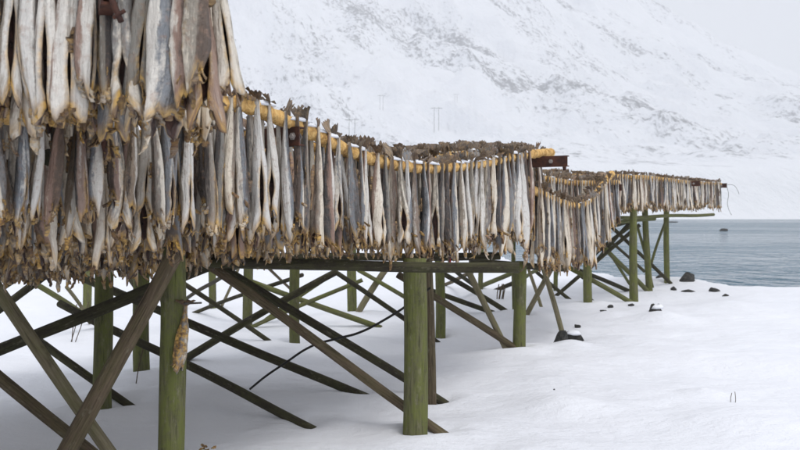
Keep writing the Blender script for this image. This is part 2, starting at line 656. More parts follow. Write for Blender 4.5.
brace(near, (120, 262, 13.5), (145, 300, 13.5), .05, 'dark')
brace(near, (398, 274, 11.0), (519, 353), .056, 'brown', .01)
brace(near, (436, 269, 15.3), (503, 315), .055, 'dark')
brace(near, (420, 286, 15.6), (490, 313), .058, 'dark')
brace(near, (467, 266, 11.3), (507, 353), .052, 'pale')
brace(near, (513, 272, 18.8), (480, 291), .065, 'green')
brace(near, (516, 282, 19.0), (496, 293), .06, 'dark')
brace(near, (472, 272, 17.0), (445, 290), .052, 'brown')
brace(near, (452, 268, 16.4), (478, 297), .05, 'dark')
brace(near, (538, 250, 13.0), (562, 333), .050, 'pale', r1=.046)
brace(near, (562, 250, 15.0), (526, 317), .055, 'pale')
brace(near, (524, 254, 16.8), (541, 307), .040, 'pale')
brace(near, (548, 262, 17.0), (515, 283), .05, 'green')
brace(far, (640, 225, 18.5), (556, 295), .052, 'dark')
brace(far, (535, 270, 19.0), (569, 299), .048, 'dark')
brace(far, (560, 262, 17.4), (628, 305), .060, 'green')
brace(far, (575, 268, 20.0), (627, 290), .060, 'dark')
brace(far, (604, 247, 19.6), (649, 291), .068, 'green')
brace(far, (607, 222, 21.0), (670, 287), .055, 'dark')
brace(far, (634, 218, 20.0), (585, 274, 20.5), .050, 'dark')
brace(far, (630, 226, 19.0), (600, 250, 19.0), .05, 'dark')
brace(far, (638, 228, 20.3), (651, 282, 20.3), .04, 'green')
brace(far, (667, 216, 21.6), (651, 268, 21.2), .04, 'green')
brace(far, (606, 248, 20.0), (628, 282, 21.5), .045, 'green')
brace(far, (596, 228, 18.5), (640, 268, 18.8), .04, 'dark')


def beam(par, a, b, r, mat='dark', name='crossbeam'):
    return log(name, par, P(*a), P(*b), r, r, mat, 0.012, wob=.03)


beam(near, (186, 264.5, 7.22), (519, 267, 7.12), .048, 'dark')
beam(near, (-30, 262, 9.2), (200, 262, 9.4), .055, 'dark')
beam(near, (200, 258.5, 12.0), (500, 256, 12.2), .06, 'dark')
beam(near, (120, 266, 13.2), (360, 267, 13.2), .05, 'dark')
beam(near, (470, 262, 14.0), (566, 268, 14.5), .06, 'dark')
beam(far, (608, 218.5, 17.2), (713, 214.6, 22.2), .042, 'green')
beam(far, (606, 223, 17.2), (655, 219, 20.0), .045, 'green')
beam(far, (604, 228, 19), (640, 219, 21), .05, 'dark')

DIR = Vector((0.6, 1, 0)).normalized()
PER = Vector((1, -0.6, 0)).normalized()


def channel_mesh(L, h, wd, t=0.012):
    prof = [(-wd/2, -h/2), (wd/2, -h/2), (wd/2, -h/2 + t), (-wd/2 + t, -h/2 + t), (-wd/2 + t, h/2 - t), (wd/2, h/2 - t), (wd/2, h/2), (-wd/2, h/2)]
    prof = [(-y, z) for y, z in prof]
    V = [(0, y, z) for y, z in prof] + [(L, y, z) for y, z in prof]
    Fc = [(j, (j + 1) % 8, (j + 1) % 8 + 8, j + 8) for j in range(8)]
    for o in (0, 8):
        Fc += [(o, o+1, o+2, o+3), (o, o+3, o+4, o+7), (o+4, o+5, o+6, o+7)]
    return pydata('steel_channel', V, Fc, M['rust'])


def hexbolt():
    V, Fc = [], []
    for k, (r, y) in enumerate(((.030, 0), (.030, .006), (.018, .006), (.018, .02))):
        for j in range(6):
            V.append((r * math.cos(j * math.pi / 3), -y, r * math.sin(j * math.pi / 3)))
    for k in range(3):
        for j in range(6):
            Fc.append((k*6+j, k*6+(j+1) % 6, (k+1)*6+(j+1) % 6, (k+1)*6+j))
    Fc.append(tuple(range(18, 24)))
    return pydata('bolt', V, Fc, M['bolt'])


BOLT = hexbolt()


def steel(par, end, dirv, L, h, bolts=()):
    """a channel iron that starts at its free end and runs back along dirv"""
    o = link('steel_beam', channel_mesh(L, h, 0.07), par, Vector(end) - par.location)
    d = Vector(dirv).normalized()
    o.rotation_euler = (0, 0, math.atan2(d.y, d.x))
    for x in bolts:
        for s in (1, -1):
            b = link('bolt', BOLT, o, (x, s * 0.0355, 0.0), (0, 0, 0 if s < 0 else math.pi))
    return o


# pole height over eye level along the near rack, read as depth -> height
def P_line(X0, D, z, k=0.6):
    return Vector((X0 + k * D, D, EYE + z))


e = P_line(-4.43, 6.02, .565) + PER * 0.10
steel(near, e, -PER, 1.4, .142, (.06,))
e = P_line(-4.43, 10.45, .655) + PER * 0.37
steel(near, e, -PER, 3.8, .140, (.22, 1.2))
e = P(622, 187.5, 15.6)
steel(far, e, -PER, 2.2, .125, (.3,))
for px, py, D in ((700, 183.5, 20.6), (727, 185.5, 23.6)):
    steel(far, P(px, py, D), -PER, 2.4, .13, (.15,))
e = P(109, -3.5, 3.52)
sb = steel(near, e, Vector((-.42, 1, 0)), 0.9, .07, ())
rod = log('hanger_rod', near, P(106, -14, 3.5), P(120.5, 21.5, 3.5), .0135, .0135, 'brown', 0, wob=.02)
rod.data.materials[0] = M['rust']
pin = log('pin', near, P(112, 16.5, 3.49), P(124, 9.5, 3.49), .009, .009, 'brown', 0, wob=.02)
pin.data.materials[0] = M['rust']
# foot bracket under the end of the middle steel beam
bk = log('bracket', near, P(563.5, 165, 10.5), P(563.5, 170.5, 10.5), .03, .02, 'brown', 0)
bk.data.materials[0] = M['rust']

# ------------------------------------------------------------------ fish
def strip(pts, wids, side, th=0.0025):
    """ribbon with thickness through pts; side = width direction per point"""
    V, Fc = [], []
    n = len(pts)
    for i in range(n):
        t = pts[min(i + 1, n - 1)] - pts[max(i - 1, 0)]
        t = t / (np.linalg.norm(t) + 1e-9)
        s = side[i] / (np.linalg.norm(side[i]) + 1e-9)
        nn = np.cross(t, s)
        for a, b in ((-1, 1), (1, 1), (1, -1), (-1, -1)):
            V.append(pts[i] + s * wids[i] * a + nn * th * b)
    for i in range(n - 1):
        for j in range(4):
            k = (j + 1) % 4
            Fc += [(i*4+j, i*4+k, (i+1)*4+k), (i*4+j, (i+1)*4+k, (i+1)*4+j)]
    e = (n - 1) * 4
    Fc += [(e, e+1, e+2), (e, e+2, e+3), (2, 1, 0), (3, 2, 0)]
    return np.array(V), np.array(Fc)


class Piece:
    def __init__(self):
        self.V, self.F, self.A, self.U, self.n = [], [], [], [], 0

    def add(self, V, Fc, A, U):
        self.V.append(V); self.F.append(Fc + self.n); self.n += len(V)
        self.A.append(A); self.U.append(U)

    def arr(self):
        return (np.concatenate(self.V), np.concatenate(self.F), np.concatenate(self.A), np.concatenate(self.U))


def fish_arrays(g, hi=True):
    """one split, headless, dried cod hanging tail up, 0.8 m from tie to collar; belly faces -y.
    returns (body, tail, collar) each as arrays (V, F, attr, uv)"""
    L = 0.80
    nz, no = (30, 18) if hi else (11, 8)
    t = np.linspace(0, 1, nz)
    fat = g.uniform(.74, 1.0)
    w = np.interp(t, [0, .08, .2, .38, .55, .72, .86, .95, 1], [.018, .018, .025, .038, .049, .057, .060, .060, .055]) * fat
    d = np.interp(t, [0, .08, .2, .38, .55, .72, .86, .95, 1], [.014, .015, .023, .035, .043, .047, .047, .045, .040]) * g.uniform(.85, 1.15)
    t0 = g.uniform(.42, .72)
    gm = g.choice([.03, .12, .25, .38, .5, .65])
    gap = gm * sst(t, t0, t0 + .22) * (1 - g.uniform(.55, .95) * sst(t, .80, .95)) + .01
    w = w * (1 + .12 * gap)
    flare = g.uniform(-.05, .55)
    w = w * (1 + flare * sst(t, .84, 1))
    d = d * (1 - .3 * sst(t, .84, 1))
    ph = g.uniform(0, 6.28, 12)
    cx = g.uniform(-.02, .02) * np.sin(t * 4.2 + ph[0]) * t + g.uniform(-.04, .04) * t * t
    cy = g.uniform(-.03, .03) * np.sin(t * 3.4 + ph[1]) * t
    shr = 1 + .04 * np.sin(t * 13 + ph[6]) * sst(t, .15, .4) + .03 * np.sin(t * 23 + ph[7]) * sst(t, .3, .5)
    w = w * shr
    tw = g.uniform(-1.1, 1.1) * t + .15 * np.sin(t * 4 + ph[2])
    lobe = g.uniform(.05, .13)
    nape = g.uniform(-.01, .05)
    V, A, U = [], [], []
    u = np.linspace(0, 1, no)
    for i in range(nz):
        a = gap[i] + (2 * np.pi - 2 * gap[i]) * u
        wr = (1 + .085 * np.sin(5 * a + ph[3] + 3 * t[i]) + .065 * np.sin(9 * a + ph[4] - 4 * t[i] + 2 * math.sin(7 * t[i] + ph[6]))
              + .07 * np.sin(3 * a + ph[5] + 11 * t[i]) + .03 * np.sin(14 * a + ph[7]) * min(1, 3 * t[i]))
        wr = wr - .13 * (np.exp(-((a - 1.75) / .16) ** 2) + np.exp(-((a - 4.53) / .16) ** 2)) * float(sst(t[i], .12, .4))
        wr = 1 + (wr - 1) * (1.0 if hi else .6)
        rim = float(sst(t[i], .82, 1.0))
        dist = np.minimum(a, 2 * np.pi - a)
        drop = lobe * np.exp(-((dist - .9 - .3 * math.sin(ph[8])) / .5) ** 2) - nape * np.exp(-((dist - np.pi) / .9) ** 2)
        drop = drop + .012 * np.sin(6 * a + ph[9]) + .008 * np.sin(11 * a + ph[10])
        for layer in (0, 1):
            aa = a if layer == 0 else a[::-1]
            k = np.ones(no) if layer == 0 else np.full(no, .70)
            q = wr if layer == 0 else wr[::-1]
            dr = drop if layer == 0 else drop[::-1]
            ds = dist if layer == 0 else dist[::-1]
            x = w[i] * np.sin(aa) * q * k
            y = -d[i] * np.cos(aa) * q * k
            # belly flaps open outward
            lb = 1 + rim * lobe * 3.0 * np.exp(-((ds - .9) / .5) ** 2)
            x, y = x * lb, y * lb
            op = gap[i] * .008 * np.exp(-(ds / .7) ** 2) * np.sign(np.sin(aa))
            x = x + op
            c, s = math.cos(tw[i]), math.sin(tw[i])
            X = x * c - y * s + cx[i]
            Y = x * s + y * c + cy[i]
            Z = -L * t[i] - rim * dr - (0 if layer == 0 else -.006 * rim)
            V.append(np.stack([X, Y, np.broadcast_to(Z, X.shape)], -1))
            back = np.clip((ds - .9) / 1.7, 0, 1)
            amb = np.clip(.75 * sst(t[i], .92, 1.0) + .55 * np.exp(-((ds - gap[i]) / .16) ** 2) * sst(t[i], t0 - .1, t0 + .15)
                          + .25 * (1 - sst(t[i], .0, .12)), 0, 1)
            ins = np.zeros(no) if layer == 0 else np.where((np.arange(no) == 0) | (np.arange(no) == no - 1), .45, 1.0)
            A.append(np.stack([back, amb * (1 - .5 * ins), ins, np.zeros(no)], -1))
            U.append(np.stack([aa / 6.283 * .9, np.full(no, t[i]), np.full(no, .31 * layer)], -1))
    R = 2 * no
    V, A, U = np.concatenate(V), np.concatenate(A), np.concatenate(U)
    Fc = []
    for i in range(nz - 1):
        for j in range(R):
            k = (j + 1) % R
            p, q, r_, s_ = i*R+j, i*R+k, (i+1)*R+k, (i+1)*R+j
            Fc += [(p, q, r_), (p, r_, s_)]
    e = (nz - 1) * R
    for o in (0, e):
        for j in range(no - 1):
            a0, a1, b0, b1 = o + j, o + j + 1, o + R - 1 - j, o + R - 2 - j
            f = [(a0, a1, b1), (a0, b1, b0)]
            Fc += f if o else [x[::-1] for x in f]
    body = (V, np.array(Fc), A, U)

    # tail fin: ragged fan standing above the tie
    pc = Piece()
    n_r = 9 if hi else 5
    ln = g.uniform(.075, .12)
    sp = g.uniform(.45, .8)
    bend = g.uniform(-.8, .8)
    lean = g.uniform(-.5, .5)
    th = .0022
    rows = 4 if hi else 3
    TV = []
    for sgn in (1, -1):
        for k in range(rows):
            f = k / (rows - 1)
            for j in range(n_r):
                b = (j / (n_r - 1) - .5) * 2
                rag = 1 + (.10 * abs(b) - .05 + g.uniform(-.07, .07) + (.10 if j % 2 else -.10) * hi) * (f == 1) if sgn == 1 else 1
                zz = (.0 + ln * f * rag) * math.cos(sp * b * f * .6)
                xx = b * (.015 + .055 * f * sp / .6) + (0 if hi else lean * ln * f)
                yy = bend * ln * f * f + .006 * math.sin(b * 7 + ph[11]) * f
                TV.append((xx, yy + sgn * th, zz - .012))
    TV = np.array(TV)
    m = rows * n_r
    TV[m:, 2] = TV[:m, 2]
    TF = []
    for o, fl in ((0, False), (m, True)):
        for k in range(rows - 1):
            for j in range(n_r - 1):
                a0 = o + k * n_r + j
                f = [(a0, a0 + 1, a0 + n_r + 1), (a0, a0 + n_r + 1, a0 + n_r)]
                TF += [x[::-1] for x in f] if fl else f
    loop = [k * n_r for k in range(rows)] + [(rows - 1) * n_r + j for j in range(1, n_r)] + [k * n_r + n_r - 1 for k in range(rows - 2, -1, -1)]
    for i in range(len(loop) - 1):
        a0, b0 = loop[i], loop[i + 1]
        TF += [(a0, b0, b0 + m), (a0, b0 + m, a0 + m)]
    nv = len(TV)
    TA = np.stack([np.full(nv, 1.0), np.full(nv, .18), np.zeros(nv), np.zeros(nv)], -1)
    TU = np.stack([TV[:, 0] * 6, TV[:, 2] * 2, np.full(nv, .7)], -1)
    pc.add(TV, np.array(TF), TA, TU)
    tail = pc.arr()

    # collar: curled throat flaps, collar bones and small breast fins
    pc = Piece()
    last = V[e:e + no]
    ctr = last.mean(0)
    ns = (g.integers(6, 10) if hi else 7)
    for q in range(ns):
        j = int(g.integers(0, no))
        p0 = last[j].copy()
        out = p0 - ctr; out[2] = 0
        out = out / (np.linalg.norm(out) + 1e-6)
        tan = np.array([-out[1], out[0], 0])
        ln = g.uniform(.04, .12)
        curl = g.uniform(-2.2, 1.6)
        seg = 5 if hi else 3
        pts, wd, sd = [], [], []
        pos = p0 - out * .004 + np.array([0, 0, .014])
        ang = g.uniform(-.3, .5)
        for k in range(seg):
            pts.append(pos.copy())
            wd.append(g.uniform(.010, .024) * (1 - .55 * (k / (seg - 1)) ** 2))
            sd.append(tan + .25 * g.normal(size=3))
            pos = pos + (ln / seg) * (out * math.sin(ang) + np.array([0, 0, -math.cos(ang)]))
            ang += curl / seg
        v, f = strip(pts, wd, sd)
        nv = len(v)
        dk = g.uniform(0, .6)
        pc.add(v, f, np.stack([np.full(nv, dk), np.full(nv, g.uniform(.5, 1)), np.full(nv, g.choice([0, 0, .3, .6])), np.zeros(nv)], -1),
               np.stack([v[:, 0] * 5 + q, v[:, 2] * 3, np.full(nv, q * .37)], -1))
    for s in (1, -1):
        if g.uniform() < .6:
            i = int(nz * g.uniform(.83, .95)); j = no // 4 if s > 0 else 3 * no // 4
            p0 = V[i * R + j]
            out = p0 - V[i * R:i * R + no].mean(0); out[2] = 0; out /= np.linalg.norm(out) + 1e-6
            pts = [p0 - out * .005 + out * k * .02 * g.uniform(.8, 1.4) + np.array([0, 0, -.012 * k + g.uniform(-.006, .006)]) for k in range(4 if hi else 2)]
            v, f = strip(pts, [.008, .013, .015, .010][:len(pts)], [np.array([0, .3, 1.])] * len(pts), .0018)
            nv = len(v)
            pc.add(v, f, np.stack([np.full(nv, .8), np.full(nv, .6), np.zeros(nv), np.zeros(nv)], -1),
                   np.stack([v[:, 0] * 5, v[:, 2] * 3, np.full(nv, .9)], -1))
    # ragged dorsal fin along part of the back
    ta, tb = sorted(g.uniform(.25, .8, 2))
    tb = max(tb, ta + .15)
    pts, wd, sd = [], [], []
    for tt in np.linspace(ta, tb, 7 if hi else 3):
        i = min(nz - 1, int(tt * nz))
        p0 = V[i * R + no // 2]
        out = p0 - V[i * R:i * R + no].mean(0); out[2] = 0; out /= np.linalg.norm(out) + 1e-6
        h = g.uniform(.006, .02)
        pts.append(p0 + out * h * .6); wd.append(h); sd.append(out + .3 * g.normal(size=3) * np.array([1, 1, 0]))
    fv, ff = strip(pts, wd, sd, .0016)
    nv = len(fv)
    fin = (fv, ff, np.stack([np.full(nv, .85), np.full(nv, .3), np.zeros(nv), np.zeros(nv)], -1), np.stack([fv[:, 0] * 5, fv[:, 2] * 3, np.full(nv, .5)], -1))
    return body, tail, pc.arr(), fin


def fish_mesh(name, arrs):
    V, Fc, A, U = arrs
    me = mesh_np(name, V, Fc, M['fish'])
    a = me.attributes.new('fish', 'FLOAT_COLOR', 'POINT')
    a.data.foreach_set('color', np.asarray(A, np.float32).ravel())
    b = me.attributes.new('fuv', 'FLOAT_VECTOR', 'POINT')
    b.data.foreach_set('vector', np.asarray(U, np.float32).ravel())
    return me


NV = 32
HI = [[fish_mesh(nm, ar) for nm, ar in zip(('dried_cod', 'tail_fin', 'collar', 'dorsal_fin'), fish_arrays(rng, True))] for _ in range(NV)]
LO = []
for _ in range(16):
    parts = fish_arrays(rng, False)
    pc = Piece()
    for p in parts:
        pc.add(*p)
    LO.append(pc.arr())

ONES = ['', 'first', 'second', 'third', 'fourth', 'fifth', 'sixth', 'seventh', 'eighth', 'ninth', 'tenth', 'eleventh', 'twelfth', 'thirteenth',
        'fourteenth', 'fifteenth', 'sixteenth', 'seventeenth', 'eighteenth', 'nineteenth']
TENS = ['', '', 'twenty', 'thirty', 'forty', 'fifty', 'sixty', 'seventy', 'eighty', 'ninety']


def ordinal(n):
    if n < 20: return ONES[n]
    if n % 10 == 0: return TENS[n // 10][:-1] + 'ieth'
    return TENS[n // 10] + '-' + ONES[n % 10]


LOTS = {'near': [], 'far': []}       # the many more fish that nobody could count


def hang(p, rz, sc, tilt, label=None, group=None, rack='near'):
    """hang one fish with its tie point at p"""
    if label:
        bm, tm, cm, dm = HI[int(rng.integers(NV))]
        fl = -1 if rng.random() < .5 else 1
        o = link('dried_cod', bm, None, p, (tilt[0], tilt[1], rz), (sc[0] * fl, sc[0], sc[1]))
        tag(o, label, 'fish', group)
        link('tail_fin', tm, o, None, (random.gauss(0, .4), random.gauss(0, .35), random.gauss(0, .6)), [random.uniform(.75, 1.15)] * 3)
        tag(link('collar', cm, o), kind='stuff')
        link('dorsal_fin', dm, o)
        return o
    LOTS[rack].append((np.array(p), rz, sc, tilt))


def pole_obj(par, pts, r=.046, knob=False):
    """a peeled pole sagging through the given points"""
    pts = [Vector(p) for p in pts]
    org = pts[0]
    sides = 9
    V, Fc = [], []
    n = len(pts)
    for i, p in enumerate(pts):
        t = (pts[min(i + 1, n - 1)] - pts[max(i - 1, 0)]).normalized()
        s = t.cross(Vector((0, 0, 1))).normalized()
        u = s.cross(t)
        run = (p - org).length
        rr = r * (1 + random.uniform(-.05, .06) + (.13 * math.sin(run * 6.283 / .17 + 2 * math.sin(run * 3.1)) if knob else 0))
        for j in range(sides):
            a = 2 * math.pi * j / sides
            V.append(p - org + s * rr * math.cos(a) + u * rr * math.sin(a))
    for i in range(n - 1):
        for j in range(sides):
            k = (j + 1) % sides
            Fc.append((i*sides+j, i*sides+k, (i+1)*sides+k, (i+1)*sides+j))
    Fc += [tuple(range(sides))[::-1], tuple(range((n-1)*sides, n*sides))]
    return link('pole', pydata('pole', V, Fc, M['pole'], True), par, org - par.location)


def lump_mesh():
    """an uneven little cap of snow, flat below"""
    V, Fc = [], []
    na, nr = 12, 4
    for k in range(nr + 1):
        f = k / nr
        for j in range(na):
            a = 2 * math.pi * j / na
            rr = math.sin(f * math.pi / 2) * (1 + random.uniform(-.18, .18))
            V.append((rr * math.cos(a), rr * math.sin(a) * .8, math.cos(f * math.pi / 2) * (1 + random.uniform(-.2, .2))))
    for k in range(nr):
        for j in range(na):
            q = (j + 1) % na
            Fc.append((k*na+j, (k+1)*na+j, (k+1)*na+q, k*na+q))
    Fc.append(tuple(range(na)))
    Fc.append(tuple(range(nr*na, (nr+1)*na))[::-1])
    return pydata('snow_cap', V, Fc, M['lump'], True)


LUMPS = [lump_mesh() for _ in range(4)]


def row(par, rack, X0, k, zs, D0, D1, spacing, length, labels=None, group=None, both=True, sides='both', snow=0.0, pole=True, belly=.36, wide=1.0, ext=.12, knob=False):
    """a pole along X = X0 + k*D with fish astride it in pairs; zs = [(D, height over eye)]"""
    Ds, Zs = [a for a, _ in zs], [b for _, b in zs]

    def zat(D):
        # smooth through the given heights
        return float(np.mean([np.interp(D + o, Ds, Zs) for o in (-.35, -.18, 0, .18, .35)]))
    ln = math.hypot(1, k)
    dirv = Vector((k, 1, 0)).normalized()
    perp = Vector((1, -k, 0)).normalized()
    n = int((D1 - D0) * ln / spacing)
    if pole:
        pp = [P_line(X0, D, zat(D), k) for D in np.linspace(D0 - .12, D1 + ext, 220 if knob else 50)]
        po = pole_obj(par, pp, .054 if knob else .046, knob)
        if snow:
            for D in np.arange(D0, D1, .12):
                if random.random() < snow:
                    q = P_line(X0, D, zat(D) + .034, k) + perp * .022 - po.location - par.location
                    s = random.uniform(.035, .065)
                    link('snow_cap', random.choice(LUMPS), po, q, (0, 0, math.atan2(1, k)), (s * random.uniform(1, 2.4), s, s * .6))
    cnt = 0
    for i in range(n - 1, -1, -1):
        D = D0 + (i + .5) * (D1 - D0) / n + random.uniform(-.02, .02)
        cnt += 1
        for sd in ((1, -1) if sides == 'both' else (1,)):
            DD = D + (0 if sd > 0 else .05) + random.uniform(-.02, .02)
            p = P_line(X0, DD, zat(DD) + .05, k) + perp * sd * .058
            # belly roughly towards the camera for some, flank or back for the others
            face = math.atan2(-p.x, p.y) * 0 + math.atan2(p.x, p.y) * -1
            u = random.random()
            if u < belly: rz = face + random.gauss(0, .55)
            elif u < belly + .25: rz = face + math.pi / 2 + random.gauss(0, .4)
            else: rz = face + random.uniform(1.2, 5.0)
            L_ = length if not isinstance(length, list) else float(np.interp(DD, [a for a, _ in length], [b for _, b in length]))
            s = L_ * random.uniform(.84, 1.12) / .80
            sc = (s * wide * random.uniform(.86, 1.12), s)
            tl = .035 if labels else .06
            tilt = (random.gauss(0, tl), random.gauss(0, tl))
            lab = None
            if labels:
                t_ = labels[0] if sd > 0 else labels[1]
                if t_: lab = t_.format(n=ordinal(cnt))
            hang(p, rz, sc, tilt, lab, group, rack)
    return cnt


# --- near rack, front row: a rising pole, then a long sagging one
FR_A = [(3.4, .42), (4.0, .50), (4.5, .55), (4.9, .63), (5.5, .76), (6.1, .79)]
FR_B = [(5.2, .80), (5.5, .76), (6.0, .69), (6.5, .53), (7.0, .45), (7.5, .415), (8.0, .43), (9.0, .55), (10.0, .72), (10.75, .80), (11.1, .83)]
row(near, 'near', -4.43, .6, FR_A, 3.75, 5.55, .115, [(3.8, .54), (4.5, .60), (5.5, .82)],
    ('dried cod left of the hump in the front pole, {n} from the hump',
     'half hidden dried cod behind the lower left row, {n} from the pole hump'),
    'fish on the near rack front row, left stretch', knob=True)
row(near, 'near', -4.43, .6, FR_B, 5.60, 10.05, .135, [(5.6, .82), (7.0, .77), (8.0, .80), (9.0, .93), (10, 1.0)],
    ('pale dried cod on the long sagging front pole, {n} from the rusty beam end',
     'dried cod behind the long sagging front pole, {n} from the rusty beam end'),
    'fish on the near rack front row, long stretch', snow=.5, ext=.75, knob=True)
# --- near rack, rows behind, hung lower in the near bay
for q in range(1, 13):
    j = .20 - .045 * min(q, 6) + random.uniform(-.03, .03)
    zz = [(3, .52 + j), (5.2, .44 + j), (7.4, .37 + j), (8.2, .46), (9.0, .66 - .02 * q), (10.0, .76 - .02 * q), (10.8, .82 - .02 * q)]
    X0 = -4.43 - .40 * q
    D0 = max(3.9, -X0 / 1.18)
    lab = None
    if q == 1:
        lab = ('shaded dried cod in the second row of the near rack, {n} from far end', None)
    row(near, 'near', X0, .6, zz, D0, 11.3 if q < 3 else 10.8, .13, .80, lab, 'fish on the second row of the near rack', snow=.25 if q < 3 else 0)
    # unseen stretch left of the view, added to shade snow under the rack
    row(near, 'near', X0, .6, zz, 0.4, D0 - .3, .16, .84)
# wooden cross timbers that carry the lower hung rows
for D, z in ((6.15, .30), (8.6, .47), (4.6, .3)):
    a = P_line(-4.83, D, z) + PER * .1
    log('crossbeam', near, a, a - PER * 4.2, .05, .05, 'dark')

# --- upper tier at the left, cut by the top of the frame
def upper(z, Da, Db, pxa, pxb, n, lab, group, length):
    pa, pb = P(pxa, 0, Da), P(pxb, 0, Db)
    pa.z = pb.z = EYE + z
    pole_obj(near, [pa.lerp(pb, t) + Vector((0, 0, -.05 * math.sin(math.pi * t))) for t in np.linspace(-.03, 1.0, 20)], .04)
    per = Vector((pb - pa).normalized().cross(Vector((0, 0, 1))))
    c = 0
    for i in range(n - 1, -1, -1):
        t = (i + .5) / n
        c += 1
        for sd in (1, -1):
            p = pa.lerp(pb, t + random.uniform(-.008, .008) + (0 if sd > 0 else .4 / n)) + per * sd * .062 * (1 if per.y < 0 else -1)
            p.z += -.05 * math.sin(math.pi * t) + random.uniform(-.02, .02)
            face = -math.atan2(p.x, p.y)
            rz = face + (random.gauss(0, .5) if random.random() < .5 else random.choice([math.pi/2, math.pi, -math.pi/2]) + random.gauss(0, .5))
            s = length * random.uniform(.88, 1.10) / .80
            hang(p, rz, (s * random.uniform(.95, 1.28), s), (random.gauss(0, .03), random.gauss(0, .012) if c > 2 else -.01),
                 (lab[0] if sd > 0 else lab[1]).format(n=ordinal(c)), group)


upper(1.36, 3.92, 3.72, -62, 216, 15,
      ('big dried cod in the upper left tier, {n} from its right end',
       'dried cod partly hidden in the upper left tier, {n} from its right end'), 'fish of the upper left tier', .80)
upper(1.36, 4.42, 4.22, -62, 208, 15,
      ('grey dried cod hung behind the upper left tier, {n} from the right',
       'shadowed dried cod at the back of the upper left tier, {n} from the right'), 'fish at the back of the upper left tier', .82)

# --- the sagging pole between the two racks and the rows behind it
SAG = [(10.6, .36), (11.2, .22), (11.6, .16), (12.0, .10), (12.5, .085), (13.0, .19), (13.5, .42), (14.0, .68), (14.3, .8)]
row(near, 'near', -4.70, .6, SAG, 10.85, 13.75, .115, .88,
    ('dried cod on the deep sagging pole between the racks, {n} from its raised end', None),
    'fish on the deep sagging pole between the racks', snow=.1, ext=.3, knob=True, wide=.86)
for q in range(5):
    row(near, 'far', -5.15 - .42 * q, .6, [(11, .58), (13, .48), (14, .50), (16.5, .62)], 11.3, 15.6, .15, .80, snow=.15 if q == 0 else 0, wide=.86)
# --- far rack
for q in range(7):
    zz = [(13, .55), (15, .66), (18, .74), (21, .80), (24, .86)]
    lab = None
    if q == 0:
        lab = ('tiny dried cod on the outer side of the far rack, {n} from its water end', None)
    row(far, 'far', -6.93 - .45 * q, .695, [(a, b + random.uniform(-.04, .04)) for a, b in zz], 14.2 if q else 16.0, 23.4 - .1 * q, .16, .66,
        lab, 'fish on the outer row of the far rack', snow=.05, wide=.95)


def make_lots(name, items, label):
    Vs, Fs, As, Us, off = [], [], [], [], 0
    for p, rz, sc, tl in items:
        V, Fc, A, U = LO[int(rng.integers(len(LO)))]
        R = np.array(Euler((tl[0], tl[1], rz)).to_matrix())
        Vs.append((V * np.array([sc[0], sc[0], sc[1]])) @ R.T + p)
        Fs.append(Fc + off); off += len(V)
        A = A.copy(); A[:, 3] = rng.random()
        As.append(A); Us.append(U)
    o = link(name, fish_mesh(name, (np.concatenate(Vs), np.concatenate(Fs), np.concatenate(As), np.concatenate(Us))))
    tag(o, label, 'fish', kind='stuff')


make_lots('hanging_fish', LOTS['near'], 'mass of dried cod heads and bodies hanging deep inside the near rack')
make_lots('hanging_fish', LOTS['far'], 'mass of small dried cod hanging on the distant rack rows')

# ------------------------------------------------------------------ small things
# a torn fish nailed to the nearest post
pn = P(185.5, 305, 5.90)
_tb = list(fish_arrays(np.random.default_rng(12), True))
for _q in (0, 2):
    _tb[_q][2][:, 1] = np.maximum(_tb[_q][2][:, 1], .85)
_tb = [fish_mesh(nm, ar) for nm, ar in zip(('torn_fish', 'tail_fin', 'collar'), _tb)]
hf = link('torn_fish', _tb[0], None, pn, (.04, .05, .5), (.95, .95, .54))
tag(hf, 'torn brown fish nailed to the nearest green post', 'fish')
tag(link('collar', _tb[2], hf), kind='stuff')
link('tail_fin', _tb[1], hf)
nail = log('nail', hf, P(182, 304, 5.9), P(201, 303.5, 5.8), .008, .007, 'brown')
nail.data.materials[0] = M['iron']
nail.parent = hf
nail.matrix_parent_inverse = (Matrix.Translation(pn) @ Euler((.04, .05, .5)).to_matrix().to_4x4() @ Matrix.Diagonal((.95, .95, .54, 1))).inverted()
nail.location = P(182, 304, 5.9)


def cable(name, pts, r, mat, label=None, cat=None, parent=None, smooth=True):
    cu = bpy.data.curves.new(name, 'CURVE')
    cu.dimensions = '3D'
    sp = cu.splines.new('BEZIER')
    sp.bezier_points.add(len(pts) - 1)
    for b, p in zip(sp.bezier_points, pts):
        b.co = Vector(p)
        b.handle_left_type = b.handle_right_type = 'AUTO'
    cu.bevel_depth = r
    cu.bevel_resolution = 2
    cu.resolution_u = 6
    tmp = bpy.data.objects.new('tmp', cu)
    me = bpy.data.meshes.new_from_object(tmp)
    bpy.data.objects.remove(tmp)
    me.materials.clear()
    me.materials.append(mat)
    o = link(name, me, parent)
    if label: tag(o, label, cat)
    return o


cable('cable', [P(250, 389, 9.05), P(266, 376, 8.9), P(283, 364.5, 8.8), P(312, 346, 8.7), P(337, 338.6, 8.6), P(359, 332.7, 8.5), P(385, 319.5, 8.4), P(412, 302, 8.3), P(430, 288, 8.2)],
      .013, M['cable'], 'dark cable curving up from the snow to the stout middle post', 'cable')
cable('cord', [P(726, 185, 23.5), P(733, 185, 23.4), P(737, 189, 23.4), P(739, 194, 23.4)], .005, M['iron'], 'short curled cord end at the water end of the far rack', 'cord')
cable('cord', [P(727, 187, 23.4), P(728.5, 194, 23.4), P(727.5, 204, 23.4), P(729, 210, 23.4), P(731.5, 215, 23.4)], .006, M['iron'], 'thin loose cord dangling from the water end of the far rack', 'cord')
tg = cable('plastic_strip', [P(449, 257, 11.8), P(450, 262, 11.8), P(452, 267, 11.8)], .018, M['red'], 'small red plastic strip hanging left behind the lower beam', 'plastic')
